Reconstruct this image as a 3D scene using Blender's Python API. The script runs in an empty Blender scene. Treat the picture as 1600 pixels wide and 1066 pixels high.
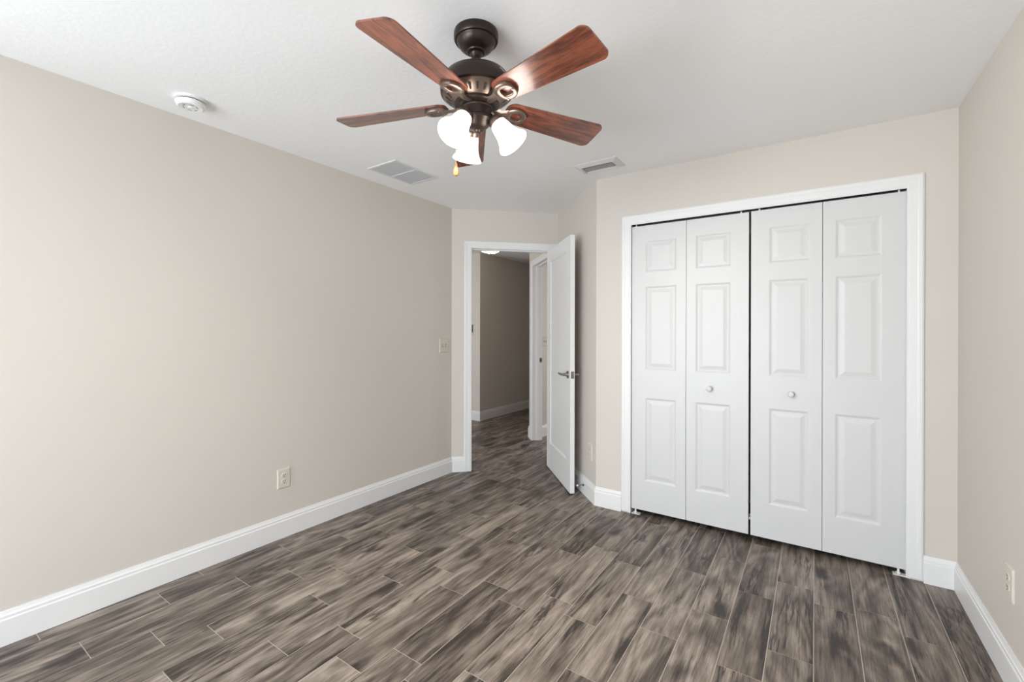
import bpy, bmesh, math, random
from mathutils import Vector, Matrix
random.seed(7)
S = bpy.context.scene
C = S.collection
PI = math.pi
H = 2.44                                    # ceiling height
R2 = 2 ** -.5

# ------------------------------------------------------------------ camera
def make_camera():
    yaw, roll, pitch = 0.5945944, 0.0020458, -0.0011626
    f = Vector((-math.sin(yaw), math.cos(yaw), 0)); r = Vector((math.cos(yaw), math.sin(yaw), 0)); u = Vector((0, 0, 1))
    f, u = f * math.cos(pitch) + u * math.sin(pitch), u * math.cos(pitch) - f * math.sin(pitch)
    r, u = r * math.cos(roll) + u * math.sin(roll), u * math.cos(roll) - r * math.sin(roll)
    cd = bpy.data.cameras.new('camera'); cam = bpy.data.objects.new('camera', cd); C.objects.link(cam)
    cd.sensor_fit = 'HORIZONTAL'; cd.sensor_width = 36; cd.lens = 698.957 / 1600 * 36
    cd.shift_y = -(533 - 518.496) / 1600; cd.clip_start = .02
    m = Matrix((r, u, -f)).transposed().to_4x4(); m.translation = (0, 0, 1.30408)
    cam.matrix_world = m
    S.camera = cam
make_camera()

# ------------------------------------------------------------------ light and exposure
S.view_settings.view_transform = 'Standard'; S.view_settings.look = 'None'
S.view_settings.gamma = 1; S.view_settings.use_curve_mapping = False
S.view_settings.exposure = 0.13
S.cycles.use_denoising = True
S.cycles.max_bounces = 16; S.cycles.diffuse_bounces = 10; S.cycles.glossy_bounces = 4
S.cycles.sample_clamp_indirect = 6
w = bpy.data.worlds.new('world'); S.world = w; w.use_nodes = True
w.node_tree.nodes['Background'].inputs[0].default_value = (.85, .92, 1, 1)
w.node_tree.nodes['Background'].inputs[1].default_value = 1.0
def area(name, loc, rot, sx, sy, power, col=(1, 1, 1)):
    l = bpy.data.lights.new(name, 'AREA'); l.shape = 'RECTANGLE'; l.size = sx; l.size_y = sy; l.energy = power; l.color = col
    o = bpy.data.objects.new(name, l); C.objects.link(o); o.location = loc; o.rotation_euler = rot; return o
def point(name, loc, power, col, rad=.02):
    l = bpy.data.lights.new(name, 'POINT'); l.energy = power; l.color = col; l.shadow_soft_size = rad
    o = bpy.data.objects.new(name, l); C.objects.link(o); o.location = loc; return o
LP = dict(rear=198, left=38, far=56, hall=24, fan=19, hall_fill=42)             # lamp powers in watts
area('window_daylight', (-1.5, -2.42, .98), (-PI / 2, 0, PI), 2.7, 1.9, LP['rear'], (.85, .93, 1.0))       # daylight outside the bedroom window, behind the camera
area('left_fill', (-3.02, -1.1, 1.05), (0, -PI / 2, 0), 1.7, 1.7, LP['left'], (.85, .93, 1.0))          # fill lamp behind an added, unseen left-wall window, lifting the right wall
area('hall_fill_light', (-4.9, 1.95, 1.2), (-PI / 2, 0, PI), 1.3, 1.9, LP['hall_fill'], (.95, .97, 1))      # unseen fill lamp added to brighten the hall's front wall
area('far_room_fill', (-.6, 7.9, 1.5), (-PI / 2, 0, 0), 1.6, 1.3, LP['far'], (.97, .98, 1))           # added fill lamp so the far room reads lit; no window there

# ------------------------------------------------------------------ helpers
def lin(c):
    return tuple((x / 255 / 12.92 if x / 255 <= .04045 else ((x / 255 + .055) / 1.055) ** 2.4) for x in c) + (1,)
def AX(a, d, z=0):                          # along / depth of the diagonal entry wall -> world
    return Vector((R2 * (a - d), R2 * (a + d), z))
def obj(name, bm, mat, parent=None, smooth=False, kind=None, angle=None):
    me = bpy.data.meshes.new(name)
    bmesh.ops.recalc_face_normals(bm, faces=bm.faces[:])
    bm.to_mesh(me); bm.free()
    for m in (mat if isinstance(mat, (list, tuple)) else [mat]): me.materials.append(m)
    if smooth:
        me.polygons.foreach_set('use_smooth', [True] * len(me.polygons))
        me.set_sharp_from_angle(angle=math.radians(angle or 35))
    o = bpy.data.objects.new(name, me); C.objects.link(o)
    if parent: o.parent = parent
    if kind: o['kind'] = kind
    return o
def thing(name, label, cat, loc=(0, 0, 0), rotz=0, group=None):
    o = bpy.data.objects.new(name, None); C.objects.link(o); o.empty_display_size = .05
    o.location = loc; o.rotation_euler = (0, 0, rotz); o['label'] = label; o['category'] = cat
    if group: o['group'] = group
    return o
def tag(o, label, cat, group=None):
    o['label'] = label; o['category'] = cat
    if group: o['group'] = group
    return o
def box(bm, x0, y0, z0, x1, y1, z1, M=None, mi=0, bev=0):
    vs = [bm.verts.new(p) for p in ((x0, y0, z0), (x1, y0, z0), (x1, y1, z0), (x0, y1, z0), (x0, y0, z1), (x1, y0, z1), (x1, y1, z1), (x0, y1, z1))]
    fs = [bm.faces.new([vs[i] for i in q]) for q in ((3, 2, 1, 0), (4, 5, 6, 7), (0, 1, 5, 4), (1, 2, 6, 5), (2, 3, 7, 6), (3, 0, 4, 7))]
    for f in fs: f.material_index = mi
    if bev:
        es = list({e for f in fs for e in f.edges})
        r = bmesh.ops.bevel(bm, geom=es, offset=bev, segments=2, profile=.5, affect='EDGES')
        vs = list({v for f in r['faces'] for v in f.verts} | {v for v in vs if v.is_valid})
    if M: bmesh.ops.transform(bm, matrix=M, verts=[v for v in vs if v.is_valid])
    return vs
def prism(bm, poly, z0, z1):
    a = [bm.verts.new((p[0], p[1], z0)) for p in poly]; b = [bm.verts.new((p[0], p[1], z1)) for p in poly]
    n = len(poly)
    bm.faces.new(a[::-1]); bm.faces.new(b)
    for i in range(n): bm.faces.new([a[i], a[(i + 1) % n], b[(i + 1) % n], b[i]])
    return a + b
def lathe(bm, prof, seg=48, M=None):
    rings = []; vs = []
    for r, z in prof:
        if r < 1e-6: ring = [bm.verts.new((0, 0, z))] * seg; vs.append(ring[0])
        else:
            ring = [bm.verts.new((r * math.cos(2 * PI * i / seg), r * math.sin(2 * PI * i / seg), z)) for i in range(seg)]; vs += ring
        rings.append(ring)
    for a, b in zip(rings, rings[1:]):
        for i in range(seg):
            j = (i + 1) % seg
            q = []
            for v in (a[i], a[j], b[j], b[i]):
                if v not in q: q.append(v)
            if len(q) > 2: bm.faces.new(q)
    if M: bmesh.ops.transform(bm, matrix=M, verts=vs)
    return vs
def tube(bm, pts, rad, seg=10, caps=True, flat=1.0):
    pts = [Vector(p) for p in pts]; rings = []
    up = Vector((0, 0, 1))
    for i, p in enumerate(pts):
        t = (pts[min(i + 1, len(pts) - 1)] - pts[max(i - 1, 0)]).normalized()
        a = t.cross(up)
        if a.length < 1e-3: a = t.cross(Vector((1, 0, 0)))
        a.normalize(); b = a.cross(t)
        r = rad[i] if isinstance(rad, (list, tuple)) else rad
        rings.append([bm.verts.new(p + a * r * math.cos(2 * PI * k / seg) + b * r * flat * math.sin(2 * PI * k / seg)) for k in range(seg)])
    for a, b in zip(rings, rings[1:]):
        for k in range(seg): bm.faces.new([a[k], a[(k + 1) % seg], b[(k + 1) % seg], b[k]])
    if caps: bm.faces.new(rings[0][::-1]); bm.faces.new(rings[-1])
def aim(d, loc):                            # matrix taking +Z to direction d, placed at loc
    q = Vector((0, 0, 1)).rotation_difference(Vector(d).normalized())
    m = q.to_matrix().to_4x4(); m.translation = loc; return m

# ------------------------------------------------------------------ materials
def mat(name, col, rough=.5, metal=0, spec=.5, bump=None, coat=0):
    m = bpy.data.materials.new(name); m.use_nodes = True; nt = m.node_tree; b = nt.nodes['Principled BSDF']
    b.inputs['Base Color'].default_value = lin(col); b.inputs['Roughness'].default_value = rough; b.inputs['Metallic'].default_value = metal
    b.inputs['Specular IOR Level'].default_value = spec; b.inputs['Coat Weight'].default_value = coat
    if bump:
        sc, st, dist, det = bump
        tc = nt.nodes.new('ShaderNodeTexCoord'); n = nt.nodes.new('ShaderNodeTexNoise'); n.inputs['Scale'].default_value = sc; n.inputs['Detail'].default_value = det
        bp = nt.nodes.new('ShaderNodeBump'); bp.inputs['Strength'].default_value = st; bp.inputs['Distance'].default_value = dist
        nt.links.new(tc.outputs['Object'], n.inputs['Vector']); nt.links.new(n.outputs['Fac'], bp.inputs['Height']); nt.links.new(bp.outputs['Normal'], b.inputs['Normal'])
    return m
M_wall = mat('beige_wall_paint', (206, 200, 192), .6, spec=.3, bump=(220, .12, .002, 2))
M_ceil = mat('white_ceiling_texture', (240, 240, 240), .8, spec=.2, bump=(45, .25, .004, 4))
M_trim = mat('white_trim_paint', (226, 226, 226), .35)
M_door = mat('white_door_paint', (207, 207, 207), .4)
M_plate = mat('ivory_plate_plastic', (207, 202, 190), .6, spec=.2)
M_white = mat('white_plastic', (232, 232, 230), .4)
M_vent = mat('grey_white_vent_enamel', (212, 212, 212), .45)
M_dark = mat('dark_slot', (24, 22, 20), .7)
M_metal = mat('satin_nickel', (150, 148, 145), .28, metal=1)
M_bronze = mat('oil_rubbed_bronze', (52, 42, 36), .33, metal=.55)
M_bronze_l = mat('brushed_bronze', (122, 107, 97), .3, metal=.75)
M_filter = mat('filter_grey', (222, 222, 222), .8)
M_vane_shaded = mat('shaded_grey_vane', (150, 150, 150), .5)  # vane enamel greyed, the register's inner shade put into its colour
M_duct = mat('dark_duct_grey', (96, 96, 96), .6)
M_chain = mat('brass_chain', (190, 170, 140), .35, metal=.9)
M_fob = mat('honey_wood', (186, 112, 58), .35)

def wood_blade():
    m = bpy.data.materials.new('cherry_blade_wood'); m.use_nodes = True; nt = m.node_tree; N = nt.nodes.new; L = nt.links.new; b = nt.nodes['Principled BSDF']
    tc = N('ShaderNodeTexCoord'); mp = N('ShaderNodeMapping'); mp.inputs['Scale'].default_value = (2.2, 17, 5)
    oi = N('ShaderNodeObjectInfo'); ad = N('ShaderNodeVectorMath'); ad.operation = 'MULTIPLY_ADD'; ad.inputs[1].default_value = (9, 7, 5)
    L(tc.outputs['Object'], mp.inputs[0]); L(oi.outputs['Random'], ad.inputs[0]); L(mp.outputs[0], ad.inputs[2])
    n = N('ShaderNodeTexNoise'); n.inputs['Scale'].default_value = 1.3; n.inputs['Detail'].default_value = 3; n.inputs['Distortion'].default_value = .8
    w = N('ShaderNodeMath'); w.operation = 'MULTIPLY'; w.inputs[1].default_value = 7
    fr = N('ShaderNodeMath'); fr.operation = 'PINGPONG'; fr.inputs[1].default_value = 1
    L(ad.outputs[0], n.inputs['Vector']); L(n.outputs['Fac'], w.inputs[0]); L(w.outputs[0], fr.inputs[0])
    f = N('ShaderNodeTexNoise'); f.inputs['Scale'].default_value = 12; f.inputs['Detail'].default_value = 4; L(ad.outputs[0], f.inputs['Vector'])
    mx = N('ShaderNodeMath'); mx.operation = 'MULTIPLY_ADD'; mx.inputs[1].default_value = .45; L(fr.outputs[0], mx.inputs[0]); L(f.outputs['Fac'], mx.inputs[2])
    cr = N('ShaderNodeValToRGB'); e = cr.color_ramp.elements
    e[0].position = .35; e[0].color = lin((58, 27, 19)); e[1].position = .95; e[1].color = lin((140, 76, 51))
    x = cr.color_ramp.elements.new(.62); x.color = lin((104, 50, 33))
    L(mx.outputs[0], cr.inputs[0]); L(cr.outputs[0], b.inputs['Base Color'])
    b.inputs['Roughness'].default_value = .42; b.inputs['Coat Weight'].default_value = 1; b.inputs['Coat Roughness'].default_value = .2
    return m
M_blade = wood_blade()

def floor_mat():
    m = bpy.data.materials.new('grey_wood_look_tile'); m.use_nodes = True; nt = m.node_tree; N = nt.nodes.new; L = nt.links.new; b = nt.nodes['Principled BSDF']
    geo = N('ShaderNodeNewGeometry'); at = N('ShaderNodeAttribute'); at.attribute_name = 'plank'
    off = N('ShaderNodeVectorMath'); off.operation = 'MULTIPLY_ADD'; off.inputs[1].default_value = (31, 23, 17)
    L(at.outputs['Vector'], off.inputs[0]); L(geo.outputs['Position'], off.inputs[2])
    sp = N('ShaderNodeSeparateXYZ'); L(at.outputs['Vector'], sp.inputs[0])
    def noise(scale, sc, det, dis, rough=.55):
        mp = N('ShaderNodeMapping'); mp.inputs['Scale'].default_value = scale; n = N('ShaderNodeTexNoise')
        n.inputs['Scale'].default_value = sc; n.inputs['Detail'].default_value = det; n.inputs['Distortion'].default_value = dis; n.inputs['Roughness'].default_value = rough
        L(off.outputs[0], mp.inputs[0]); L(mp.outputs[0], n.inputs['Vector']); return n.outputs['Fac']
    def math_(op, a, bb, c=None):
        n = N('ShaderNodeMath'); n.operation = op
        for i, v in enumerate((a, bb, c)):
            if v is None: continue
            if isinstance(v, (int, float)): n.inputs[i].default_value = v
            else: L(v, n.inputs[i])
        return n.outputs[0]
    band = noise((10, .85, 1), 1, 2, .5)                       # broad dark and light bands along the plank
    streak = noise((36, 1.9, 1), 1, 6, 1.1, .64)
    fine = noise((170, 8, 1), 1, 5, .4, .7)
    cloud = noise((8, 2.6, 1), 1, 4, 1.6)
    ring = math_('PINGPONG', math_('MULTIPLY', noise((5.5, 1.15, 1), 1, 1.5, .45), 17), 1)
    v = math_('MULTIPLY_ADD', math_('SUBTRACT', band, .5), .86, .462)
    v = math_('MULTIPLY_ADD', math_('SUBTRACT', streak, .5), .72, v)
    v = math_('MULTIPLY_ADD', math_('SUBTRACT', cloud, .5), .62, v)
    v = math_('MULTIPLY_ADD', math_('SUBTRACT', fine, .5), .66, v)
    v = math_('MULTIPLY_ADD', math_('SUBTRACT', ring, .5), .21, v)
    v = math_('MULTIPLY_ADD', math_('SUBTRACT', sp.outputs[0], .5), .16, v)
    # thin dark cracks following the grain, only here and there
    ck = math_('ABSOLUTE', math_('SUBTRACT', noise((11, .8, 1), 1, 5, .35, .62), .5), None)
    ck = math_('SUBTRACT', 1, math_('MINIMUM', math_('MULTIPLY', ck, 42), 1))
    cm = math_('MINIMUM', math_('MAXIMUM', math_('MULTIPLY', math_('SUBTRACT', noise((3, 1.6, 1), 1, 2, .3), .47), 9), 0), 1)
    v = math_('SUBTRACT', v, math_('MULTIPLY', math_('MULTIPLY', ck, cm), .42))
    ck2 = math_('ABSOLUTE', math_('SUBTRACT', noise((27, 1.5, 1), 1, 4, .5, .6), .5), None)
    ck2 = math_('SUBTRACT', 1, math_('MINIMUM', math_('MULTIPLY', ck2, 22), 1))
    cm2 = math_('MINIMUM', math_('MAXIMUM', math_('MULTIPLY', math_('SUBTRACT', noise((5, 1.2, 1), 1, 1, .2), .44), 6), 0), 1)
    v = math_('SUBTRACT', v, math_('MULTIPLY', math_('MULTIPLY', ck2, cm2), .17))
    # knots
    vo = N('ShaderNodeTexVoronoi'); vo.voronoi_dimensions = '2D'; vo.inputs['Scale'].default_value = 1; mpk = N('ShaderNodeMapping'); mpk.inputs['Scale'].default_value = (4.2, 2.0, .01)
    wob = N('ShaderNodeTexNoise'); wob.inputs['Scale'].default_value = 9; wob.inputs['Detail'].default_value = 2; L(off.outputs[0], wob.inputs['Vector'])
    wv = N('ShaderNodeVectorMath'); wv.operation = 'MULTIPLY_ADD'; wv.inputs[1].default_value = (.07, .10, 0)
    L(wob.outputs['Color'], wv.inputs[0]); L(off.outputs[0], wv.inputs[2]); L(wv.outputs[0], mpk.inputs[0]); L(mpk.outputs[0], vo.inputs['Vector'])
    kd = math_('SUBTRACT', 1, math_('MINIMUM', math_('MULTIPLY', vo.outputs['Distance'], 5.2), 1))
    sc = N('ShaderNodeSeparateColor'); L(vo.outputs['Color'], sc.inputs[0])
    on = math_('GREATER_THAN', sc.outputs[0], .66)
    v = math_('SUBTRACT', v, math_('MULTIPLY', math_('MULTIPLY', kd, on), .50))
    cr = N('ShaderNodeValToRGB'); e = cr.color_ramp.elements
    e[0].position = .10; e[0].color = lin((52, 45, 40)); e[1].position = .92; e[1].color = lin((178, 166, 154))
    for p, c in ((.30, (86, 77, 70)), (.46, (113, 103, 94)), (.62, (139, 128, 118))):
        x = cr.color_ramp.elements.new(p); x.color = lin(c)
    L(v, cr.inputs[0]); L(cr.outputs[0], b.inputs['Base Color'])
    b.inputs['Roughness'].default_value = .42; b.inputs['Specular IOR Level'].default_value = .4
    bp = N('ShaderNodeBump'); bp.inputs['Strength'].default_value = .15; bp.inputs['Distance'].default_value = .002
    L(v, bp.inputs['Height']); L(bp.outputs[0], b.inputs['Normal'])
    return m
M_floor = floor_mat()
M_grout = mat('pale_grout', (186, 176, 166), .8)

def shade_mat(name, emis, col=(1, .93, .84), rim=None):
    m = bpy.data.materials.new(name); m.use_nodes = True; nt = m.node_tree; N = nt.nodes.new; L = nt.links.new
    nt.nodes.remove(nt.nodes['Principled BSDF']); out = nt.nodes['Material Output']
    d = N('ShaderNodeBsdfPrincipled'); d.inputs['Base Color'].default_value = (.62, .60, .57, 1); d.inputs['Roughness'].default_value = .25
    tc = N('ShaderNodeTexCoord'); n = N('ShaderNodeTexNoise'); n.inputs['Scale'].default_value = 22; n.inputs['Detail'].default_value = 3; n.inputs['Distortion'].default_value = 1.2
    cr = N('ShaderNodeValToRGB'); cr.color_ramp.elements[0].position = .35; cr.color_ramp.elements[0].color = (.75, .70, .62, 1); cr.color_ramp.elements[1].position = .65; cr.color_ramp.elements[1].color = (.95, .93, .9, 1)
    L(tc.outputs['Object'], n.inputs['Vector']); L(n.outputs['Fac'], cr.inputs[0])
    t = N('ShaderNodeBsdfTranslucent'); L(cr.outputs[0], t.inputs[0])
    x = N('ShaderNodeMixShader'); x.inputs[0].default_value = .6; L(d.outputs[0], x.inputs[1]); L(t.outputs[0], x.inputs[2])
    e = N('ShaderNodeEmission'); e.inputs[0].default_value = (*col, 1); e.inputs[1].default_value = emis
    if rim is not None:                     # lit glass: brightest round the bulb, paler towards the flared rim, clouded by the alabaster pattern
        at = N('ShaderNodeAttribute'); at.attribute_name = 'along'
        mr = N('ShaderNodeMapRange'); mr.interpolation_type = 'SMOOTHSTEP'
        for k, v in zip(('From Min', 'From Max', 'To Min', 'To Max'), (.03, .10, emis, rim)): mr.inputs[k].default_value = v
        mu = N('ShaderNodeMath'); mu.operation = 'MULTIPLY'
        L(at.outputs['Fac'], mr.inputs['Value']); L(mr.outputs[0], mu.inputs[0]); L(cr.outputs[0], mu.inputs[1])
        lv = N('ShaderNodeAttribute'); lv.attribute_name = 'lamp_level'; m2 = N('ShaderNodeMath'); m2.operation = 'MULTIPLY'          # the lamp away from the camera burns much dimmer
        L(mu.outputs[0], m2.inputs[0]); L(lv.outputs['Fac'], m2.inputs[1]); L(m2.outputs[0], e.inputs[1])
        x.inputs[0].default_value = 0
    a = N('ShaderNodeAddShader'); L(x.outputs[0], a.inputs[0]); L(e.outputs[0], a.inputs[1]); L(a.outputs[0], out.inputs[0])
    return m
M_shade = shade_mat('frosted_alabaster_glass', 15, (1, .93, .85), 10)
M_dome = shade_mat('frosted_dome_glass', .5)
def emit(name, col, st):
    m = bpy.data.materials.new(name); m.use_nodes = True; b = m.node_tree.nodes['Principled BSDF']
    b.inputs['Emission Color'].default_value = (*col, 1); b.inputs['Emission Strength'].default_value = st; return m
M_bulb = emit('lit_bulb', (1, .88, .72), 6)
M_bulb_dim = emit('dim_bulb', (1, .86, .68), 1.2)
def pane_mat():
    m = bpy.data.materials.new('window_glass'); m.use_nodes = True; nt = m.node_tree; N = nt.nodes.new
    nt.nodes.remove(nt.nodes['Principled BSDF'])
    t = N('ShaderNodeBsdfTransparent'); g = N('ShaderNodeBsdfGlossy'); g.inputs['Roughness'].default_value = .02; x = N('ShaderNodeMixShader'); x.inputs[0].default_value = .06
    nt.links.new(t.outputs[0], x.inputs[1]); nt.links.new(g.outputs[0], x.inputs[2]); nt.links.new(x.outputs[0], nt.nodes['Material Output'].inputs[0]); return m
M_pane = pane_mat()

# ------------------------------------------------------------------ room shell
XL, XR, YC, YR = -2.78074, .60146, 3.13535, -2.2
A_S, D_D = 1.25758, 4.16916                 # side wall's along, entry wall's depth
LD = Vector((-2.78074, 3.11534)); SC = Vector((-1.35686, 3.13535))
def floor():
    bm = bmesh.new()
    x0, x1, y0, y1 = -5.95, .80, -2.6, 8.15
    box(bm, x0, y0, -.06, x1, y1, -.0012, mi=1)
    W, Ln, g = .1587, .6062, .0018
    ph = {-18: 1.054, -17: 1.460, -16: 1.142, -15: 1.335, -14: 1.490, -13: 1.275, -12: 1.590, -11: 1.816, -10: 1.696, -9: 1.857, -8: 1.768, -7: 1.929,
          -6: 1.843, -5: 2.158, -4: 1.955, -3: 2.216, -2: 2.510, -1: 2.717, 0: 2.592, 1: 2.66, 2: 2.532, 3: 2.916}
    rnd = random.Random(3); vals = []
    i = math.floor(x0 / W)
    while i * W < x1:
        p = ph.get(i, rnd.random()); y = p - math.ceil((p - y0) / Ln) * Ln
        while y < y1:
            a, b, c, d = max(i * W, x0) + g, min((i + 1) * W, x1) - g, max(y, y0) + g, min(y + Ln, y1) - g
            if b - a > .01 and d - c > .01:
                top = [bm.verts.new(q) for q in ((a, c, 0), (b, c, 0), (b, d, 0), (a, d, 0))]
                bot = [bm.verts.new((q.co.x, q.co.y, -.0012)) for q in top]
                bm.faces.new(top)
                for k in range(4): bm.faces.new([top[k], bot[k], bot[(k + 1) % 4], top[(k + 1) % 4]])
                vals.append((rnd.random(), rnd.random(), rnd.random()))
            y += Ln
        i += 1
    nb = 6; fa = [(0, 0, 0)] * nb
    for v in vals: fa += [v] * 5
    me = bpy.data.meshes.new('floor'); bm.to_mesh(me); bm.free()
    me.materials.append(M_floor); me.materials.append(M_grout)
    at = me.attributes.new('plank', 'FLOAT_VECTOR', 'FACE'); at.data.foreach_set('vector', [c for v in fa for c in v])
    o = bpy.data.objects.new('floor', me); C.objects.link(o); o['kind'] = 'structure'
floor()
bm = bmesh.new(); box(bm, -5.95, -2.6, H, .80, 8.15, H + .1); obj('ceiling', bm, M_ceil, kind='structure')

def wall(name, f0, f1, b0, b1, openings=(), z1=H):
    """front line f0->f1, back line b0->b1; openings (t0, t1, z0, z1) along the front"""
    f0, f1, b0, b1 = [Vector(q[:2]) for q in (f0, f1, b0, b1)]
    d = (f1 - f0); ln = d.length; d.normalize(); n = Vector((-d.y, d.x))
    if (b0 - f0).dot(n) < 0: n = -n
    th = abs((b0 - f0).dot(n))
    bm = bmesh.new(); cuts = sorted(openings)
    def P(t, back):
        if t <= 0: return b0 if back else f0
        if t >= ln: return b1 if back else f1
        return f0 + d * t + (n * th if back else Vector((0, 0)))
    def piece(t0, t1, za, zb): prism(bm, [P(t0, 0), P(t1, 0), P(t1, 1), P(t0, 1)], za, zb)
    t = 0
    for a, b, za, zb in cuts:
        piece(t, a, 0, z1)
        if za > 0: piece(a, b, 0, za)
        if zb < z1: piece(a, b, zb, z1)
        t = b
    piece(t, ln, 0, z1)
    return obj(name, bm, M_wall, kind='structure')
EN0, EN1, ENZ = .4205, 1.187, 2.077         # entry opening along the diagonal
JT = .018                                    # jamb thickness
VY0, VY1, VZ0, VZ1 = -1.95, -.25, .25, 1.95
wall('wall_left', (XL, YR), LD, (XL - .114, YR), (-2.895, 3.16343), [(VY0 - YR, VY1 - YR, VZ0, VZ1)])
a_ld = R2 * (LD.x + LD.y)
wall('wall_entry', LD, AX(A_S, D_D), (-2.895, 3.16343), AX(A_S, D_D + .1148), [(EN0 - JT - a_ld, EN1 + JT - a_ld, 0, ENZ + JT)])
SE = AX(A_S, 5.38)
d_sc = R2 * (SC.y - SC.x)
HR0, HR1 = 4.44, 5.196                      # far-room doorway, depth range on the side wall
wall('wall_side', SC, SE, (-1.304, 3.25), (-2.785, 4.731), [(HR0 - JT - d_sc, HR1 + JT - d_sc, 0, ENZ + JT)])
CL0, CL1, CLZ = -1.0885, .4035, 2.0645      # closet opening
wall('wall_closet', SC, (XR, YC), (-1.304, 3.25), (XR, 3.25), [(CL0 - JT + 1.35686, CL1 + JT + 1.35686, 0, CLZ + JT)])
wall('wall_right', (XR, YR), (XR, 8.0), (XR + .12, YR), (XR + .12, 8.0))
WX0, WX1, WZ0, WZ1 = -2.65, -.35, .06, 1.95
wall('wall_rear', (XL - .114, YR), (XR + .12, YR), (XL - .114, YR - .14), (XR + .12, YR - .14), [(WX0 - XL + .114, WX1 - XL + .114, WZ0, WZ1)])
wall('wall_hall_right', SE, (SE.x, 8.0), (-2.785, 4.731), (-2.785, 8.0))
HX, HY = -4.02, 5.116
wall('wall_hall_front', (-5.7, HY), (HX, HY), (-5.7, HY + .12), (HX - .12, HY + .12))
wall('wall_hall_left', (HX, HY), (HX, 8.0), (HX - .12, HY + .12), (HX - .12, 8.0))
wall('wall_hall_end', (HX - .12, 8.0), (XR + .12, 8.0), (HX - .12, 8.1), (XR + .12, 8.1))
wall('wall_hall_side', (-5.7, 2.2), (-5.7, HY + .12), (-5.82, 2.2), (-5.82, HY + .12))
wall('wall_hall_rear', (-5.7, 2.2), (XL - .114, 2.2), (-5.7, 2.1), (XL - .114, 2.1), [(.2, 1.4, .1, 2.1)])  # opening added for the hall fill lamp outside
wall('wall_closet_rear', (-1.9, 3.85), (XR, 3.85), (-2.0, 3.95), (XR, 3.95))

# baseboards -------------------------------------------------------
BP = [(.015, 0), (.015, .104), (.0135, .108), (.0115, .110), (.0115, .121), (.0085, .126), (.0060, .134), (.0045, .140), (0, .140)]
def baseboard(name, runs):
    """runs: list of polylines of (point, miter) — point at the wall face, miter such that face + d*miter is the board's front"""
    bm = bmesh.new()
    for run in runs:
        rows = []
        for p, m in run:
            p, m = Vector(p[:2]), Vector(m[:2])
            rows.append([bm.verts.new((p.x + m.x * d, p.y + m.y * d, z)) for d, z in BP] + [bm.verts.new((p.x, p.y, 0))])
        for a, b in zip(rows, rows[1:]):
            k = len(a)
            for i in range(k): bm.faces.new([a[i], a[(i + 1) % k], b[(i + 1) % k], b[i]])
        bm.faces.new(rows[0]); bm.faces.new(rows[-1][::-1])
    return obj(name, bm, M_trim, kind='structure')
def mit(n1, n2):
    n1, n2 = Vector(n1), Vector(n2); return (n1 + n2) / (1 + n1.dot(n2))
nL, nD, nS, nC, nR = Vector((1, 0)), Vector((R2, -R2)), Vector((-R2, -R2)), Vector((0, -1)), Vector((-1, 0))
CW = .069                                    # casing width
baseboard('baseboard_left', [[((XL, YR), nL), (LD, mit(nL, nD))]])
baseboard('baseboard_entry', [[(LD, mit(nL, nD)), (AX(EN0 - CW, D_D), nD)]])
baseboard('baseboard_side', [[(AX(A_S, D_D), nS), (SC, mit(nS, nC))]])
baseboard('baseboard_closet_left', [[(SC, mit(nS, nC)), ((CL0 - CW, YC), nC)]])
baseboard('baseboard_closet_right', [[((CL1 + CW, YC), nC), ((XR, YC), mit(nC, nR))]])
baseboard('baseboard_right', [[((XR, YC), mit(nC, nR)), ((XR, YR), nR)]])
baseboard('baseboard_hall_front', [[((-5.7, HY), nC), ((HX, HY), mit(nC, (1, 0)))]])
baseboard('baseboard_hall_left', [[((HX, HY), mit(nC, (1, 0))), ((HX, 8.0), (1, 0))]])
nE = Vector((-1, 0))
baseboard('baseboard_hall_corner', [[(AX(A_S, HR1 + .052), nS), (SE, mit(nS, nE)), ((SE.x, 8.0), nE)]])
baseboard('baseboard_far_room', [[((-2.785, 4.735), (1, 0)), ((-2.785, 8.0), (1, 0))]])

# casings and jambs ------------------------------------------------
CP = [(0, 0), (0, .008), (.003, .0105), (.009, .0105), (.012, .0125), (.042, .014), (.047, .0165), (.061, .0175), (CW, .012), (CW, 0)]
def casing(name, P0, t, n, a0, a1, zt, sides='LHR', dep=1.0, z0=0.0):
    """P0 + t*a is a point on the wall face at a; n the outward normal"""
    P0, t, n = Vector((P0[0], P0[1], 0)), Vector((t[0], t[1], 0)), Vector((n[0], n[1], 0))
    bm = bmesh.new()
    def row(a, z, sx, sz): return [bm.verts.new(P0 + t * (a + sx * w_) + n * d * dep + Vector((0, 0, z + sz * w_))) for w_, d in CP]
    rows = []
    if 'L' in sides: rows.append(row(a0, z0, -1, 0))
    rows += [row(a0, zt, -1, 1), row(a1, zt, 1, 1)]
    if 'R' in sides: rows.append(row(a1, z0, 1, 0))
    for a, b in zip(rows, rows[1:]):
        k = len(a)
        for i in range(k): bm.faces.new([a[i], a[(i + 1) % k], b[(i + 1) % k], b[i]])
    bm.faces.new(rows[0]); bm.faces.new(rows[-1][::-1])
    return obj(name, bm, M_trim, kind='structure')
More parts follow.
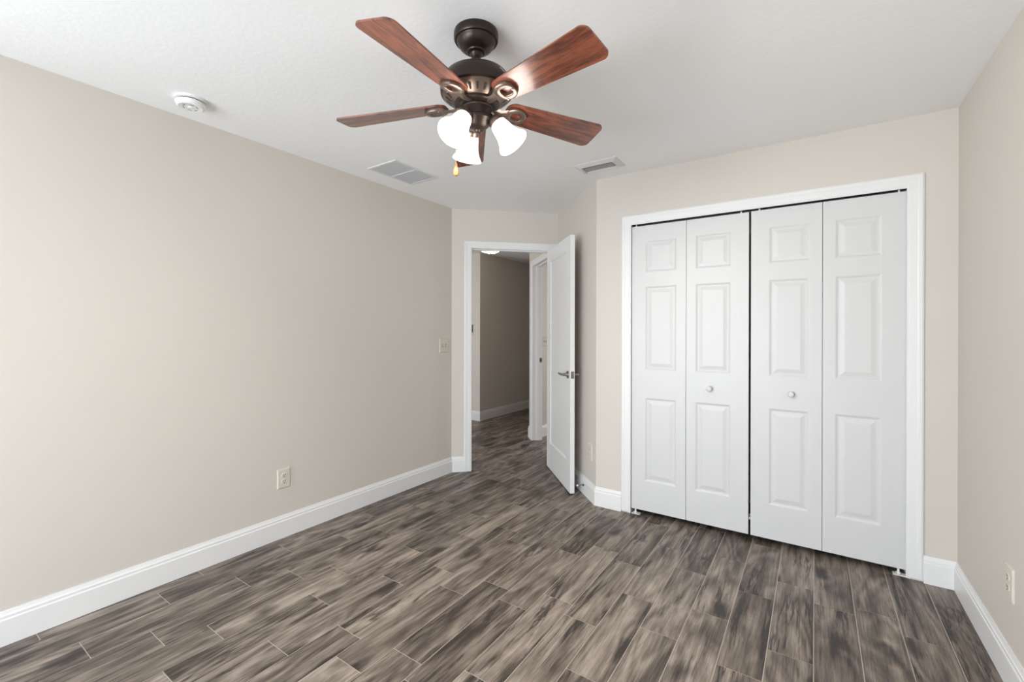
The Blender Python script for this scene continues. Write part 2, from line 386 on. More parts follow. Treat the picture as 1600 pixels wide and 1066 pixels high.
def jamb(name, P0, t, n, a0, a1, zt, depth, stop=None):
    """liner of an opening, from the wall face back by depth along -n; stop: (distance from the face, width)"""
    bm = bmesh.new()
    M = Matrix(((t[0], -n[0], 0, P0[0]), (t[1], -n[1], 0, P0[1]), (0, 0, 1, 0), (0, 0, 0, 1)))
    e = .004
    box(bm, a0 - JT, -.0, 0, a0 - e, depth, zt + JT, M); box(bm, a1 + e, 0, 0, a1 + JT, depth, zt + JT, M); box(bm, a0 - e, 0, zt + e, a1 + e, depth, zt + JT, M)
    if stop:
        s0, sw = stop; q = .011
        box(bm, a0 - e, s0, 0, a0 - e + q, s0 + sw, zt + e, M); box(bm, a1 + e - q, s0, 0, a1 + e, s0 + sw, zt + e, M); box(bm, a0 - e + q, s0, zt + e - q, a1 + e - q, s0 + sw, zt + e, M)
    return obj(name, bm, M_trim, kind='structure')
tD = Vector((R2, R2)); P0D = AX(0, D_D)
casing('trim_1', P0D, tD, nD, EN0, EN1, ENZ)
jamb('trim_2', P0D, tD, nD, EN0, EN1, ENZ, .1148, (.04, .034))
P0Db = AX(0, D_D + .1148)
casing('trim_3', P0Db, tD, -nD, EN0, EN1 - .0, ENZ)
tS = Vector((-R2, R2)); P0S = AX(A_S, 0)
casing('trim_4', P0S, tS, nS, HR0, HR1, ENZ)
jamb('trim_5', P0S, tS, nS, HR0, HR1, ENZ, .1184, (.045, .036))
casing('trim_6', (0, YC), (1, 0), nC, CL0, CL1, CLZ, dep=.8, z0=.012)
jamb('trim_7', (0, YC), (1, 0), nC, CL0, CL1, CLZ, .1147)

# the bedroom window behind the camera, plus the added one on the left
def window(name, P0, t, n, a0, a1, z0, z1):
    """opening a0..a1 along t from P0 on the room face; n points into the room"""
    root = bpy.data.objects.new(name, None); C.objects.link(root); root['kind'] = 'structure'
    root.matrix_world = Matrix(((t[0], n[0], 0, P0[0]), (t[1], n[1], 0, P0[1]), (0, 0, 1, 0), (0, 0, 0, 1)))
    bm = bmesh.new(); y0, y1 = -.115, -.05; f = .05; am = (a0 + a1) / 2
    for a, b, c, d in ((a0, a0 + f, z0, z1), (a1 - f, a1, z0, z1), (a0 + f, a1 - f, z0, z0 + f), (a0 + f, a1 - f, z1 - f, z1), (am - .03, am + .03, z0 + f, z1 - f)):
        box(bm, a, y0, c, b, y1, d)
    obj('window_frame', bm, M_trim, root)
    bm = bmesh.new(); box(bm, a0 + f, -.088, z0 + f, a1 - f, -.084, z1 - f); obj('window_pane', bm, M_pane, root)
    bm = bmesh.new(); box(bm, a0 - .04, -.05, z0 - .022, a1 + .04, .03, z0, bev=.004); obj('window_sill', bm, M_trim, root)
window('window_1', (0, YR), (1, 0), (0, 1), WX0, WX1, WZ0, WZ1)
window('added_window_2', (XL, 0), (0, 1), (1, 0), VY0, VY1, VZ0, VZ1)  # invented unseen window, gives the left fill lamp its opening

# ------------------------------------------------------------------ doors
def panelled(bm, w, h, t, panels, M, raised=True):
    """slab 0..w (x), 0..t (y, front at y=0), 0..h (z); panels: rects (x0, x1, z0, z1) sharing the same x range"""
    xs = [0, panels[0][0], panels[0][1], w]; zs = [0]
    for p in panels: zs += [p[2], p[3]]
    zs.append(h); vs = []
    def V(x, y, z):
        v = bm.verts.new((x, y, z)); vs.append(v); return v
    for side in (0, 1):
        y = t if side else 0; s = -1 if side else 1
        g = {(i, k): V(xs[i], y, zs[k]) for i in range(4) for k in range(len(zs))}
        for i in range(3):
            for k in range(len(zs) - 1):
                ring = [g[i, k], g[i + 1, k], g[i + 1, k + 1], g[i, k + 1]]
                if i == 1 and k % 2 == 1:
                    prof = ((.004, .001), (.013, .0055), (.021, .0055), (.027, .0046), (.045, .0010), (.048, .0010)) if raised else ((.003, .0005), (.013, .0075), (.016, .0085))
                    for ins, dep in prof:
                        x0, x1, z0, z1 = xs[1] + ins, xs[2] - ins, zs[k] + ins, zs[k + 1] - ins
                        nr = [V(x0, y + s * dep, z0), V(x1, y + s * dep, z0), V(x1, y + s * dep, z1), V(x0, y + s * dep, z1)]
                        for q in range(4): bm.faces.new([ring[q], ring[(q + 1) % 4], nr[(q + 1) % 4], nr[q]])
                        ring = nr
                bm.faces.new(ring)
        if side == 0: g0 = g
    K = len(zs) - 1
    for k in range(K):
        for i in (0, 3): bm.faces.new([g0[i, k], g0[i, k + 1], g[i, k + 1], g[i, k]])
    for i in range(3):
        for k in (0, K): bm.faces.new([g0[i, k], g0[i + 1, k], g[i + 1, k], g[i, k]])
    bmesh.ops.transform(bm, matrix=M, verts=vs)

def entry_door():
    hinge = AX(1.149, 4.166); tip = AX(1.1305, 3.405)
    dx = (hinge - tip).normalized()                       # local x: from free edge to hinge; local y: into the slab, towards the side wall
    dy = Vector((dx.y, -dx.x, 0))
    if dy.dot(Vector((R2, R2, 0))) < 0: dy = -dy
    root = bpy.data.objects.new('door_1', None); C.objects.link(root); root['kind'] = 'structure'
    root['label'] = 'white single-panel entry door standing open into the room'; root['category'] = 'door'
    root.matrix_world = Matrix(((dx.x, dy.x, 0, tip.x), (dx.y, dy.y, 0, tip.y), (0, 0, 1, .012), (0, 0, 0, 1)))
    wd = (hinge - tip).length; ht = 2.062; T = .036
    bm = bmesh.new(); panelled(bm, wd, ht, T, [(.115, wd - .115, .24, ht - .115)], Matrix.Identity(4), False); obj('door_panel', bm, M_trim, root)
    for nm, s, y in (('lever_handle', -1, 0), ('lever_handle', 1, T)):
        bm = bmesh.new(); zc = .942; xc = .062
        lathe(bm, [(0, 0), (.031, 0), (.031, .004), (.027, .009), (.014, .011), (.011, .016), (.011, .045), (.0, .046)], 28, aim((0, s, 0), (xc, y, zc)))
        pts = [(xc - .008, y + s * .046, zc), (xc + .02, y + s * .048, zc), (xc + .06, y + s * .048, zc), (xc + .112, y + s * .048, zc + .003)]
        tube(bm, pts, [.010, .0105, .0095, .0075], 12, flat=1.0)
        obj(nm, bm, M_metal, root, True)
    bm = bmesh.new(); box(bm, -.0012, .006, .915, .0012, T - .006, .972); lathe(bm, [(0, 0), (.0085, 0), (.0085, .008), (.006, .011), (0, .011)], 16, aim((-1, 0, 0), (-.001, T / 2, .943)))
    obj('latch_plate', bm, M_metal, root, True)
    for zc in (.2, 1.02, 1.85):
        bm = bmesh.new(); lathe(bm, [(0, -.045), (.006, -.045), (.006, .045), (0, .045)], 12, Matrix.Translation((wd + .004, T + .003, zc)))
        box(bm, wd - .001, T - .032, zc - .044, wd + .0015, T + .003, zc + .044); obj('hinge', bm, M_metal, root, True)
entry_door()

def bifold(name, label, x0, x1, knob_leaf, knob_x, zb, zt, pivot_left):
    y = YC + .012; T = .032; xm = (x0 + x1) / 2
    root = bpy.data.objects.new(name, None); C.objects.link(root); root['kind'] = 'structure'; root.location = (x0, y, 0)
    root['label'] = label; root['category'] = 'door'
    seam = .0013
    for i, (a, b) in enumerate(((x0, xm - seam), (xm + seam, x1))):
        wd = b - a; left = .098 if i == 0 else .058; right = .062 if i == 0 else .102
        bm = bmesh.new()
        panelled(bm, wd, zt - zb, T, [(left, wd - right, .246 - zb, .836 - zb), (left, wd - right, 1.033 - zb, 1.622 - zb), (left, wd - right, 1.722 - zb, 1.945 - zb)], Matrix.Translation((a - x0, 0, zb)))
        lf = obj('door_leaf', bm, M_door, root)
        if i == knob_leaf:
            bm = bmesh.new(); lathe(bm, [(0, 0), (.010, 0), (.009, .008), (.012, .013), (.0165, .018), (.0175, .024), (.015, .030), (.008, .033), (0, .0335)], 24, aim((0, -1, 0), (knob_x - x0, 0, .931)))
            obj('knob', bm, M_door, lf, True)
    for px in ((x0 + .03, x1 - .045) if pivot_left else (x0 + .045, x1 - .03)):
        bm = bmesh.new(); lathe(bm, [(0, 0), (.005, 0), (.005, .012), (0, .012)], 12, Matrix.Translation((px - x0, .012, zt))); obj('guide_pin', bm, M_white, root)
    px = x0 + .028 if pivot_left else x1 - .028
    bm = bmesh.new(); s = 1 if pivot_left else -1
    box(bm, px - x0 - .024, -.006, 0, px - x0 + .032, .03, .004); lathe(bm, [(0, 0), (.0055, 0), (.0055, zb), (0, zb)], 12, Matrix.Translation((px - x0, .012, 0)))
    lathe(bm, [(.0055, .008), (.011, .008), (.011, .014), (.0055, .014)], 6, Matrix.Translation((px - x0, .012, 0)))
    obj('pivot_bracket', bm, M_white, root)
    return root
bifold('door_2', 'closed white bifold closet door on the side nearer the entry door', -1.0895, -.3412, 1, -.566, .0365, 2.0525, True)
bifold('door_3', 'closed white bifold closet door on the side nearer the right-hand wall', -.3290, .4048, 0, -.115, .0365, 2.0545, False)
bm = bmesh.new(); box(bm, -.3425, YC + .052, .12, -.3275, YC + .06, .15, bev=.002); box(bm, -.337, YC + .02, .128, -.333, YC + .052, .142)
tag(obj('door_aligner', bm, M_white), 'small white aligner clip in the gap between the closet doors', 'clip')
bm = bmesh.new(); box(bm, CL0 + .0, YC + .012, 2.0665, CL1, YC + .04, 2.068); obj('trim_8', bm, M_dark, kind='structure')   # underside of the bifold track

# ------------------------------------------------------------------ wall plates
def frame_on_wall(root, p, n, z):
    n = Vector((n[0], n[1], 0)).normalized(); t = Vector((-n.y, n.x, 0))             # local x along the wall, y out of it, z up
    root.matrix_world = Matrix(((t.x, n.x, 0, p[0]), (t.y, n.y, 0, p[1]), (0, 0, 1, z), (0, 0, 0, 1)))
def plate_mesh(w, h):
    bm = bmesh.new(); rows = []
    for ins, y in ((0, 0), (0, .002), (.004, .0055), (.007, .006)):
        rows.append([bm.verts.new(q) for q in ((-w / 2 + ins, y, -h / 2 + ins), (w / 2 - ins, y, -h / 2 + ins), (w / 2 - ins, y, h / 2 - ins), (-w / 2 + ins, y, h / 2 - ins))])
    for a, b in zip(rows, rows[1:]):
        for k in range(4): bm.faces.new([a[k], a[(k + 1) % 4], b[(k + 1) % 4], b[k]])
    bm.faces.new(rows[0][::-1]); bm.faces.new(rows[-1]); return bm
def outlet(label, p, n, z, wd=.079, ht=.124, m=None):
    m = m or M_plate
    o = thing('wall_outlet', label, 'outlet', group='duplex wall outlets'); frame_on_wall(o, p, n, z)
    obj('cover_plate', plate_mesh(wd, ht), m, o)
    for s in (-1, 1):
        bm = bmesh.new()
        pts = []
        for k in range(24):
            a = 2 * PI * k / 24; pts.append((.0165 * max(-.86, min(.86, math.cos(a))) / .86 * 1.0, .0145 * math.sin(a)))
        a_ = [bm.verts.new((x, .0055, zz + s * .0195)) for x, zz in pts]; b_ = [bm.verts.new((x * .94, .0085, zz * .94 + s * .0195)) for x, zz in pts]
        for k in range(24): bm.faces.new([a_[k], a_[(k + 1) % 24], b_[(k + 1) % 24], b_[k]])
        bm.faces.new(b_)
        rc = obj('receptacle', bm, m, o, True)
        bm = bmesh.new()
        box(bm, -.0075, .0082, s * .0195 - .001, -.0050, .0089, s * .0195 + .008); box(bm, .0050, .0082, s * .0195 - .001, .0075, .0089, s * .0195 + .009)
        lathe(bm, [(0, 0), (.0031, 0), (.0031, .0008), (0, .0008)], 12, aim((0, 1, 0), (0, .0082, s * .0195 - .0075)))
        obj('slots', bm, M_dark, rc)
    bm = bmesh.new(); lathe(bm, [(0, 0), (.0028, 0), (.002, .0012), (0, .0014)], 12, aim((0, 1, 0), (0, .0058, 0))); obj('screw', bm, m, o)
    return o
outlet('ivory duplex outlet low on the long beige wall opposite the closet', (XL, 1.535), nL, .371, .083)
ps = AX(A_S, 3.293); outlet('ivory duplex outlet low on the narrow wall between entry door and closet', ps, nS, .370)
outlet('pale duplex outlet low on the wall right of the closet', (XR, 2.398), nR, .380)
def switch(label, p, n, z, wd, ht, group='toggle switch plates'):
    o = thing('light_switch', label, 'light switch', group=group); frame_on_wall(o, p, n, z)
    obj('cover_plate', plate_mesh(wd, ht), M_plate, o)
    for s in (-1, 1):
        bm = bmesh.new(); box(bm, s * .023 - .0052, .0055, -.012, s * .023 + .0052, .0064, .012); ho = obj('toggle_slot', bm, M_dark, o)
        bm = bmesh.new(); box(bm, s * .023 - .0038, .004, -.006, s * .023 + .0038, .019, .003, bev=.0012)
        bmesh.ops.rotate(bm, cent=(s * .023, .004, 0), matrix=Matrix.Rotation(math.radians(22), 3, 'X'), verts=bm.verts[:]); obj('toggle', bm, M_plate, o, True)
    return o
switch('ivory double toggle switch on the beige wall beside the entry doorway', (XL, 3.010), nL, 1.174, .120, .126)
switch('ivory double toggle switch on the far room wall seen past the open entry door', (-2.785, 4.842), nL, 1.178, .116, .118)
# thermostat-like dark device just showing past the left casing
o = thing('wall_thermostat', 'small dark device on hall wall showing past the doorway casing', 'thermostat'); frame_on_wall(o, (-4.185, HY), nC, 1.333)
obj('back_plate', plate_mesh(.09, .16), M_plate, o)
bm = bmesh.new(); box(bm, -.034, .005, -.046, .034, .022, .062, bev=.004); obj('screen', bm, M_dark, o)
# strike plates
o = thing('strike_plate', 'dark metal strike plate on far-room doorway jamb, across the hall', 'strike plate'); frame_on_wall(o, AX(A_S + .095, HR1 + .004), nD, .958)
bm = bmesh.new(); box(bm, -.021, 0, -.029, .021, .0015, .029, bev=.0006); obj('plate', bm, M_metal, o)
bm = bmesh.new(); box(bm, -.008, .0012, -.012, .008, .0018, .012); obj('latch_hole', bm, M_dark, o)
o = thing('strike_plate', 'metal strike lip on the left side of the entry doorway', 'strike plate'); frame_on_wall(o, AX(EN0 - .004, D_D + .018), tD, .955)
bm = bmesh.new(); box(bm, -.017, 0, -.029, .016, .0015, .029, bev=.0006); box(bm, -.0215, -.0005, -.013, -.017, .0022, .013); obj('plate', bm, M_metal, o)
bm = bmesh.new(); box(bm, -.006, .0012, -.012, .008, .0018, .012); obj('latch_hole', bm, M_dark, o)
# door stop on the side wall's baseboard
o = thing('door_stop', 'small spring door stop on the baseboard behind the open entry door', 'door stop'); frame_on_wall(o, AX(A_S - .015, 3.40), nS, .076)
bm = bmesh.new(); lathe(bm, [(0, 0), (.0085, 0), (.0085, .004), (.005, .007), (0, .007)], 20, aim((0, 1, 0), (0, 0, 0))); obj('mount', bm, M_dark, o, True)
bm = bmesh.new()
tube(bm, [(.0042 * math.cos(k * .9), .006 + k * .0006, .0042 * math.sin(k * .9)) for k in range(72)], .0010, 6); obj('spring', bm, M_metal, o, True)
bm = bmesh.new(); lathe(bm, [(0, 0), (.007, 0), (.0075, .005), (.006, .010), (0, .011)], 20, aim((0, 1, 0), (0, .048, 0))); obj('rubber_tip', bm, M_white, o, True)

# ------------------------------------------------------------------ ceiling fittings
o = thing('smoke_detector', 'round white smoke detector on the ceiling', 'smoke detector', (-2.545, .937, H))
bm = bmesh.new(); lathe(bm, [(0, 0), (.068, 0), (.068, -.009), (.062, -.011), (0, -.011)], 48); obj('base', bm, M_white, o, True)
bm = bmesh.new(); lathe(bm, [(.056, -.011), (.056, -.016)], 48)
obj('vent_gap', bm, M_dark, o, True)
bm = bmesh.new(); lathe(bm, [(0, -.016), (.061, -.016), (.063, -.020), (.060, -.034), (.050, -.040), (.046, -.0395), (.043, -.0385), (.020, -.039), (0, -.039)], 48); bd = obj('cover', bm, M_white, o, True)
bm = bmesh.new(); lathe(bm, [(0, -.0385), (.012, -.0385), (.011, -.042), (0, -.0425)], 24); obj('test_button', bm, M_white, bd, True)
bm = bmesh.new()
for a in (.4, 1.3, 2.4, 3.3, 4.5, 5.4):
    box(bm, -.009, .028, -.0395, .009, .032, -.0386, Matrix.Rotation(a, 4, 'Z'))
obj('grille_slots', bm, M_duct, bd)

def return_grille():
    x0, x1, y0, y1 = -2.588, -2.300, 2.018, 2.434
    o = thing('return_grille', 'white louvered return grille with two fields on ceiling by the long wall', 'vent', ((x0 + x1) / 2, (y0 + y1) / 2, H))
    a, b = (x1 - x0) / 2, (y1 - y0) / 2; f = .024
    bm = bmesh.new(); rows = []
    for ins, z in ((0, 0), (0, -.002), (.004, -.006), (f - .004, -.008), (f, -.006), (f, -.001)):
        rows.append([bm.verts.new(q) for q in ((-a + ins, -b + ins, z), (a - ins, -b + ins, z), (a - ins, b - ins, z), (-a + ins, b - ins, z))])
    for p, q in zip(rows, rows[1:]):
        for k in range(4): bm.faces.new([p[k], p[(k + 1) % 4], q[(k + 1) % 4], q[k]])
    box(bm, -a + f, -.006, -.0065, a - f, .006, -.001)
    obj('frame', bm, M_vent, o)
    bm = bmesh.new(); box(bm, -a + f, -b + f, -.0012, a - f, b - f, -.0004); obj('backing', bm, M_filter, o)
    bm = bmesh.new(); n = 30; y = -b + f
    st = (2 * (b - f)) / n
    for k in range(n):
        yc = y + (k + .5) * st
        if abs(yc) < .010: continue
        M = Matrix.Translation((0, yc, -.0038)) @ Matrix.Rotation(math.radians(28), 4, 'X')
        box(bm, -a + f, -.0052, -.0005, a - f, .0052, .0005, M)
    obj('louvers', bm, M_vent, o)
return_grille()
def supply_register():
    x0, x1, y0, y1 = -1.374, -1.070, 2.776, 2.966
    o = thing('supply_register', 'white ceiling air register with dark slots above the closet corner', 'vent', ((x0 + x1) / 2, (y0 + y1) / 2, H))
    a, b = (x1 - x0) / 2, (y1 - y0) / 2; f = .040; fb = .042
    bm = bmesh.new(); rows = []
    for t, z in ((0, 0), (0, -.002), (.1, -.0055), (.75, -.017), (.9, -.018), (1, -.0165), (1, -.001)):
        rows.append([bm.verts.new(q) for q in ((-a + f * t, -b + fb * t, z), (a - f * t, -b + fb * t, z), (a - f * t, b - fb * t, z), (-a + f * t, b - fb * t, z))])
    for p, q in zip(rows, rows[1:]):
        for k in range(4): bm.faces.new([p[k], p[(k + 1) % 4], q[(k + 1) % 4], q[k]])
    obj('frame', bm, M_vent, o)
    bm = bmesh.new(); box(bm, -a + f, -b + fb, -.0012, a - f, b - fb, -.0004); obj('dark_duct_plate', bm, M_dark, o)  # thin dark plate, the shade up the duct painted as its colour
    for yc, wd in ((.014, .066),):
        bm = bmesh.new(); ra, rb = [], []
        for k in range(9):
            t = k / 8 - .5; yy = yc + t * wd; z = -.005 - .009 * (1 - (2 * t) ** 2)
            ra.append((yy, z)); rb.append((yy, z + .0012))
        for q in ra + rb[::-1]: pass
        prof = ra + rb[::-1]
        A = [bm.verts.new((-a + f + .008, *q)) for q in prof]; B = [bm.verts.new((a - f - .008, *q)) for q in prof]; K = len(prof)
        for k in range(K): bm.faces.new([A[k], A[(k + 1) % K], B[(k + 1) % K], B[k]])
        bm.faces.new(A); bm.faces.new(B[::-1])
        obj('vane', bm, M_vane_shaded, o, True)
supply_register()
o = thing('flush_mount_light', 'lit frosted dome light on the hall ceiling', 'ceiling light', (-3.50, 4.675, H))
bm = bmesh.new(); lathe(bm, [(0, 0), (.165, 0), (.165, -.02), (.158, -.028), (.15, -.03)], 48); obj('base_ring', bm, M_bronze_l, o, True)
bm = bmesh.new(); lathe(bm, [(.152, -.03), (.150, -.05), (.135, -.078), (.105, -.100), (.06, -.114), (.0, -.119)], 48); obj('dome_shade', bm, M_dome, o, True)
bm = bmesh.new(); lathe(bm, [(0, -.117), (.010, -.118), (.012, -.124), (.006, -.131), (0, -.134)], 20); obj('finial', bm, M_bronze, o, True)
point('hall_lamp', (-3.50, 4.675, H - .07), LP['hall'], (1, .80, .58), .05)

# ------------------------------------------------------------------ ceiling fan
def ceiling_fan():
    FC = Vector((-1.0720, 1.337, 0))
    o = thing('ceiling_fan', 'five-blade bronze and cherry ceiling fan with three lit glass shades', 'ceiling fan', (FC.x, FC.y, H))
    Z = lambda z: z - H
    CYAW = math.radians(34.07)
    PV = Matrix.Translation((0, 0, -.075)); TILT = PV @ Matrix.Rotation(-.024, 4, 'Y') @ PV.inverted()          # the fan hangs very slightly out of plumb from its ball joint
    bm = bmesh.new()
    lathe(bm, [(0, 0), (.083, 0), (.0845, -.006), (.0845, -.026), (.081, -.032), (.074, -.033), (.072, -.037), (.071, -.041), (.062, -.055), (.048, -.066), (.036, -.071), (.034, -.075), (.028, -.077), (.0, -.077)], 64)
    obj('canopy', bm, M_bronze, o, True)
    bm = bmesh.new(); lathe(bm, [(0, -.070), (.022, -.072), (.024, -.080), (.019, -.090), (.013, -.096), (.0125, -.125), (.03, -.132), (.034, -.140), (0, -.140)], 32); obj('downrod', bm, M_bronze, o, True)
    bm = bmesh.new()
    lathe(bm, [(0, Z(2.286)), (.06, Z(2.285)), (.102, Z(2.279)), (.118, Z(2.271)), (.129, Z(2.257)), (.136, Z(2.239)), (.1385, Z(2.222)), (.137, Z(2.206)), (.132, Z(2.201)), (.128, Z(2.2005))], 72)
    mh = obj('motor_housing', bm, M_bronze, o, True)
    # small gilt squiggle on the housing's shoulder
    ca = math.radians(-42 + 34.07); rr = .1255
    bm = bmesh.new(); pts = []
    for k in range(25):
        t = k / 24 * 2 * PI; u_ = math.sin(t) * .008; v_ = (k / 24 - .5) * .020
        a = ca + v_ / rr; zz = 2.246 + u_ * .7; r_ = .1348 - (zz - 2.246) * .42
        pts.append((r_ * math.cos(a), r_ * math.sin(a), Z(zz)))
    tube(bm, pts, .0013, 6); obj('emblem', bm, M_chain, mh, True)
    # vented underside: ring with radial slots
    bm = bmesh.new()
    lathe(bm, [(.131, Z(2.2015)), (.126, Z(2.197)), (.120, Z(2.192)), (.092, Z(2.170)), (.086, Z(2.167)), (.08, Z(2.168))], 72); vr = obj('vent_ring', bm, M_bronze_l, o, True)
    bm = bmesh.new()
    for k in range(25):
        a = 2 * PI * (k + .5) / 25
        p = [(.099, -.0036), (.117, -.0056), (.1185, 0), (.117, .0056), (.099, .0036), (.0975, 0)]
        M = Matrix.Rotation(a, 4, 'Z'); vv = []
        for r_, y_ in p:
            z_ = 2.192 + (r_ - .120) * (.022 / .028) - .0008
            vv.append(bm.verts.new(M @ Vector((r_, y_, Z(z_)))))
        bm.faces.new(vv)
    obj('vent_slots', bm, M_dark, vr)
    bm = bmesh.new(); lathe(bm, [(.084, Z(2.169)), (.084, Z(2.158)), (.078, Z(2.154)), (.060, Z(2.153)), (.058, Z(2.150))], 64); obj('flywheel', bm, M_bronze, o, True)
    bm = bmesh.new()
    lathe(bm, [(.060, Z(2.156)), (.061, Z(2.148)), (.058, Z(2.144)), (.058, Z(2.112)), (.061, Z(2.108)), (.060, Z(2.100)), (.050, Z(2.092)), (.038, Z(2.080)), (.028, Z(2.072)), (.012, Z(2.068)), (.010, Z(2.060)), (0, Z(2.058))], 64)
    sh = obj('switch_housing', bm, M_bronze, o, True)
    # blades and their brackets
    r0, r1, w0, w1 = .118, .552, .052, .0715
    def blade_mesh():
        bm = bmesh.new(); pts = []
        def corner(cx, cy, rad, a0, a1, n=8):
            for k in range(n + 1):
                a = math.radians(a0 + (a1 - a0) * k / n); pts.append((cx + rad * math.cos(a), cy + rad * math.sin(a)))
        c = .028
        corner(r1 - c, w1 - c, c, 0, 90); corner(r0 + .034, w0 - .034, .034, 90, 180); corner(r0 + .034, -w0 + .034, .034, 180, 270); corner(r1 - c, -w1 + c, c, 270, 360)
        t = .0028
        A = [bm.verts.new((x, y, -t)) for x, y in pts]; B = [bm.verts.new((x, y, t)) for x, y in pts]; n = len(pts)
        bm.faces.new(A[::-1]); bm.faces.new(B)
        for k in range(n): bm.faces.new([A[k], A[(k + 1) % n], B[(k + 1) % n], B[k]])
        return bm
    def bracket_mesh():
        bm = bmesh.new(); n = 48; cx = .161; rows = []
        # open D-shaped cup: outer wall up against the blade, flat face, squarish hole
        for rx, ry, z, pw in ((.043, .039, 0, 2.2), (.045, .041, .004, 2.2), (.044, .040, .012, 2.2), (.040, .036, .0145, 2.2), (.026, .021, .0145, 3.2), (.023, .018, .012, 3.2), (.022, .017, .002, 3.2), (.024, .019, 0, 3.2)):
            row = []
            for k in range(n):
                c_, s_ = math.cos(2 * PI * k / n), math.sin(2 * PI * k / n)
                row.append(bm.verts.new((cx + rx * math.copysign(abs(c_) ** (2 / pw), c_) + (.004 if rx < .03 else 0), ry * math.copysign(abs(s_) ** (2 / pw), s_), -z)))
            rows.append(row)
        for a, b in zip(rows, rows[1:] + rows[:1]):
            for k in range(n): bm.faces.new([a[k], a[(k + 1) % n], b[(k + 1) % n], b[k]])
        # swept arm to the flywheel
        pr = []
        for x, hw, z, th in ((.056, .022, -.006, .008), (.078, .017, -.008, .009), (.098, .014, -.009, .010), (.112, .018, -.0085, .009), (.128, .027, -.008, .008)):
            pr.append([bm.verts.new(q) for q in ((x, -hw, z), (x, -hw * .55, z - th * .6), (x, 0, z - th * .75), (x, hw * .55, z - th * .6), (x, hw, z), (x, 0, z + .003))])
        for a, b in zip(pr, pr[1:]):
            for k in range(6): bm.faces.new([a[k], a[(k + 1) % 6], b[(k + 1) % 6], b[k]])
        bm.faces.new(pr[0]); bm.faces.new(pr[-1][::-1])
        for x, y in ((.196, 0), (.146, .030), (.146, -.030)): lathe(bm, [(0, .0005), (.0042, .0005), (.0042, -.0155), (.003, -.0172), (0, -.0176)], 12, Matrix.Translation((x, y, 0)))
        return bm
    b0 = obj('blade', blade_mesh(), M_blade, o, True); k0 = obj('blade_bracket', bracket_mesh(), M_bronze_l, o, True, angle=40)
    for i, deg in enumerate((-84, -12, 60, 132, 204)):
        b = b0 if i == 0 else b0.copy(); k = k0 if i == 0 else k0.copy()
        if i: C.objects.link(b); C.objects.link(k)
        az = math.radians(deg + .8); pit = math.radians(-13)
        RM = Matrix.Translation((0, 0, Z(2.1705))) @ Matrix.Rotation(az, 4, 'Z') @ Matrix.Rotation(.041, 4, 'Y') @ Matrix.Rotation(pit, 4, 'X')
        b.parent = o; k.parent = o
        b.matrix_local = TILT @ RM
        k.matrix_local = TILT @ RM @ Matrix.Translation((0, 0, -.0029))
    # light kit
    for i, al in enumerate((236, 350, 113)):
        az = math.radians(al) + CYAW; rad = Vector((math.cos(az), math.sin(az), 0)); tl = math.radians(36)
        ax = (rad * math.sin(tl) + Vector((0, 0, -math.cos(tl)))).normalized()
        neck = rad * .074 + Vector((0, 0, Z(2.094)))
        bm = bmesh.new()
        tube(bm, [rad * .05 + Vector((0, 0, Z(2.126))), rad * .062 + Vector((0, 0, Z(2.127))), rad * .070 + Vector((0, 0, Z(2.117))), neck - ax * .014], [.011, .011, .011, .012], 16)
        lathe(bm, [(0, -.022), (.014, -.022), (.020, -.016), (.027, -.008), (.031, .002), (.0315, .012), (.029, .012)], 32, aim(ax, neck))
        obj('light_arm', bm, M_bronze_l, o, True)
        bm = bmesh.new()
        outer = [(r_ * .96, z_ * .95) for r_, z_ in ((.026, .004), (.031, .012), (.035, .028), (.038, .050), (.042, .070), (.050, .090), (.0595, .105), (.0635, .112))]
        inner = [(r_ - .003, z_) for r_, z_ in outer[::-1]]
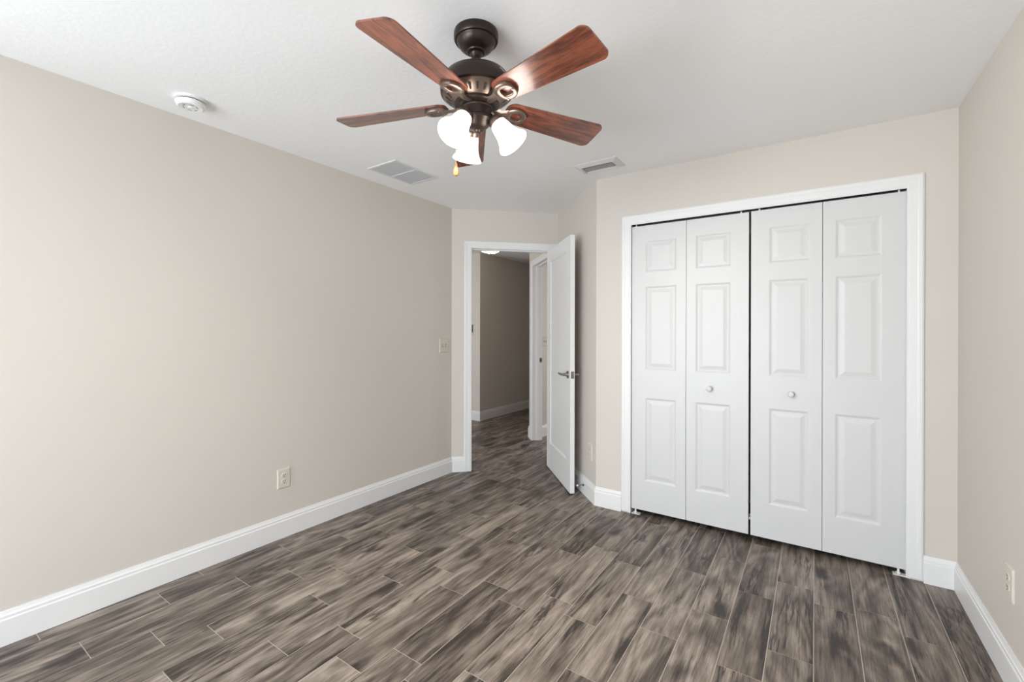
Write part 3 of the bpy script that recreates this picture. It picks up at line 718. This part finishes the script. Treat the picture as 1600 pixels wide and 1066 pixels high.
        lathe(bm, outer + [(.0603, .1081), (.0586, .1075)] + inner[1:] + [(.0225, .004)], 40, aim(ax, neck)); sd = obj('lamp_shade', bm, M_shade, o, True, angle=60)
        sd.data.attributes.new('along', 'FLOAT', 'POINT').data.foreach_set('value', [(v.co - neck).dot(ax) for v in sd.data.vertices])
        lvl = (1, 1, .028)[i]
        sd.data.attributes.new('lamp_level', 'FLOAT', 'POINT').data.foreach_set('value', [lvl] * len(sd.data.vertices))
        bm = bmesh.new(); lathe(bm, [(0, .0), (.010, .0), (.011, .018), (.016, .032), (.021, .050), (.020, .062), (.013, .072), (0, .076)], 24, aim(ax, neck)); obj('light_bulb', bm, (M_bulb, M_bulb, M_bulb_dim)[i], sd, True)
        point('fan_lamp', FC + Vector((0, 0, H)) + neck + ax * .088, LP['fan'] * (1.3, 1.3, .5)[i], (1, .90, .79), .018)
    for ch in o.children:
        if ch.name.split('.')[0] not in ('canopy', 'blade', 'blade_bracket'): ch.matrix_local = TILT
    # pull chain with a turned wooden fob
    rt = Vector((math.cos(CYAW), math.sin(CYAW), 0)); fw = Vector((-math.sin(CYAW), math.cos(CYAW), 0))
    c0 = -rt * .0755 + fw * .0
    bm = bmesh.new(); tube(bm, [-rt * .055 + Vector((0, 0, Z(2.128))), -rt * .068 + Vector((0, 0, Z(2.126))), c0 + Vector((0, 0, Z(2.118)))], .004, 10)
    zz = 2.118
    tube(bm, [c0 + Vector((0, 0, Z(2.118))), c0 + Vector((0, 0, Z(1.94)))], .0009, 6)
    while zz > 1.944:
        lathe(bm, [(0, .0018), (.0013, .0013), (.0018, 0), (.0013, -.0013), (0, -.0018)], 8, Matrix.Translation(c0 + Vector((0, 0, Z(zz))))); zz -= .0042
    pc = obj('pull_chain', bm, M_chain, o, True)
    bm = bmesh.new(); lathe(bm, [(0, .004), (.003, .004), (.0045, 0), (.0048, -.006), (.0085, -.018), (.0105, -.030), (.0105, -.036), (.0075, -.044), (0, -.046)], 24, Matrix.Translation(c0 + Vector((0, 0, Z(1.942)))))
    obj('pull_knob', bm, M_fob, pc, True)
ceiling_fan()
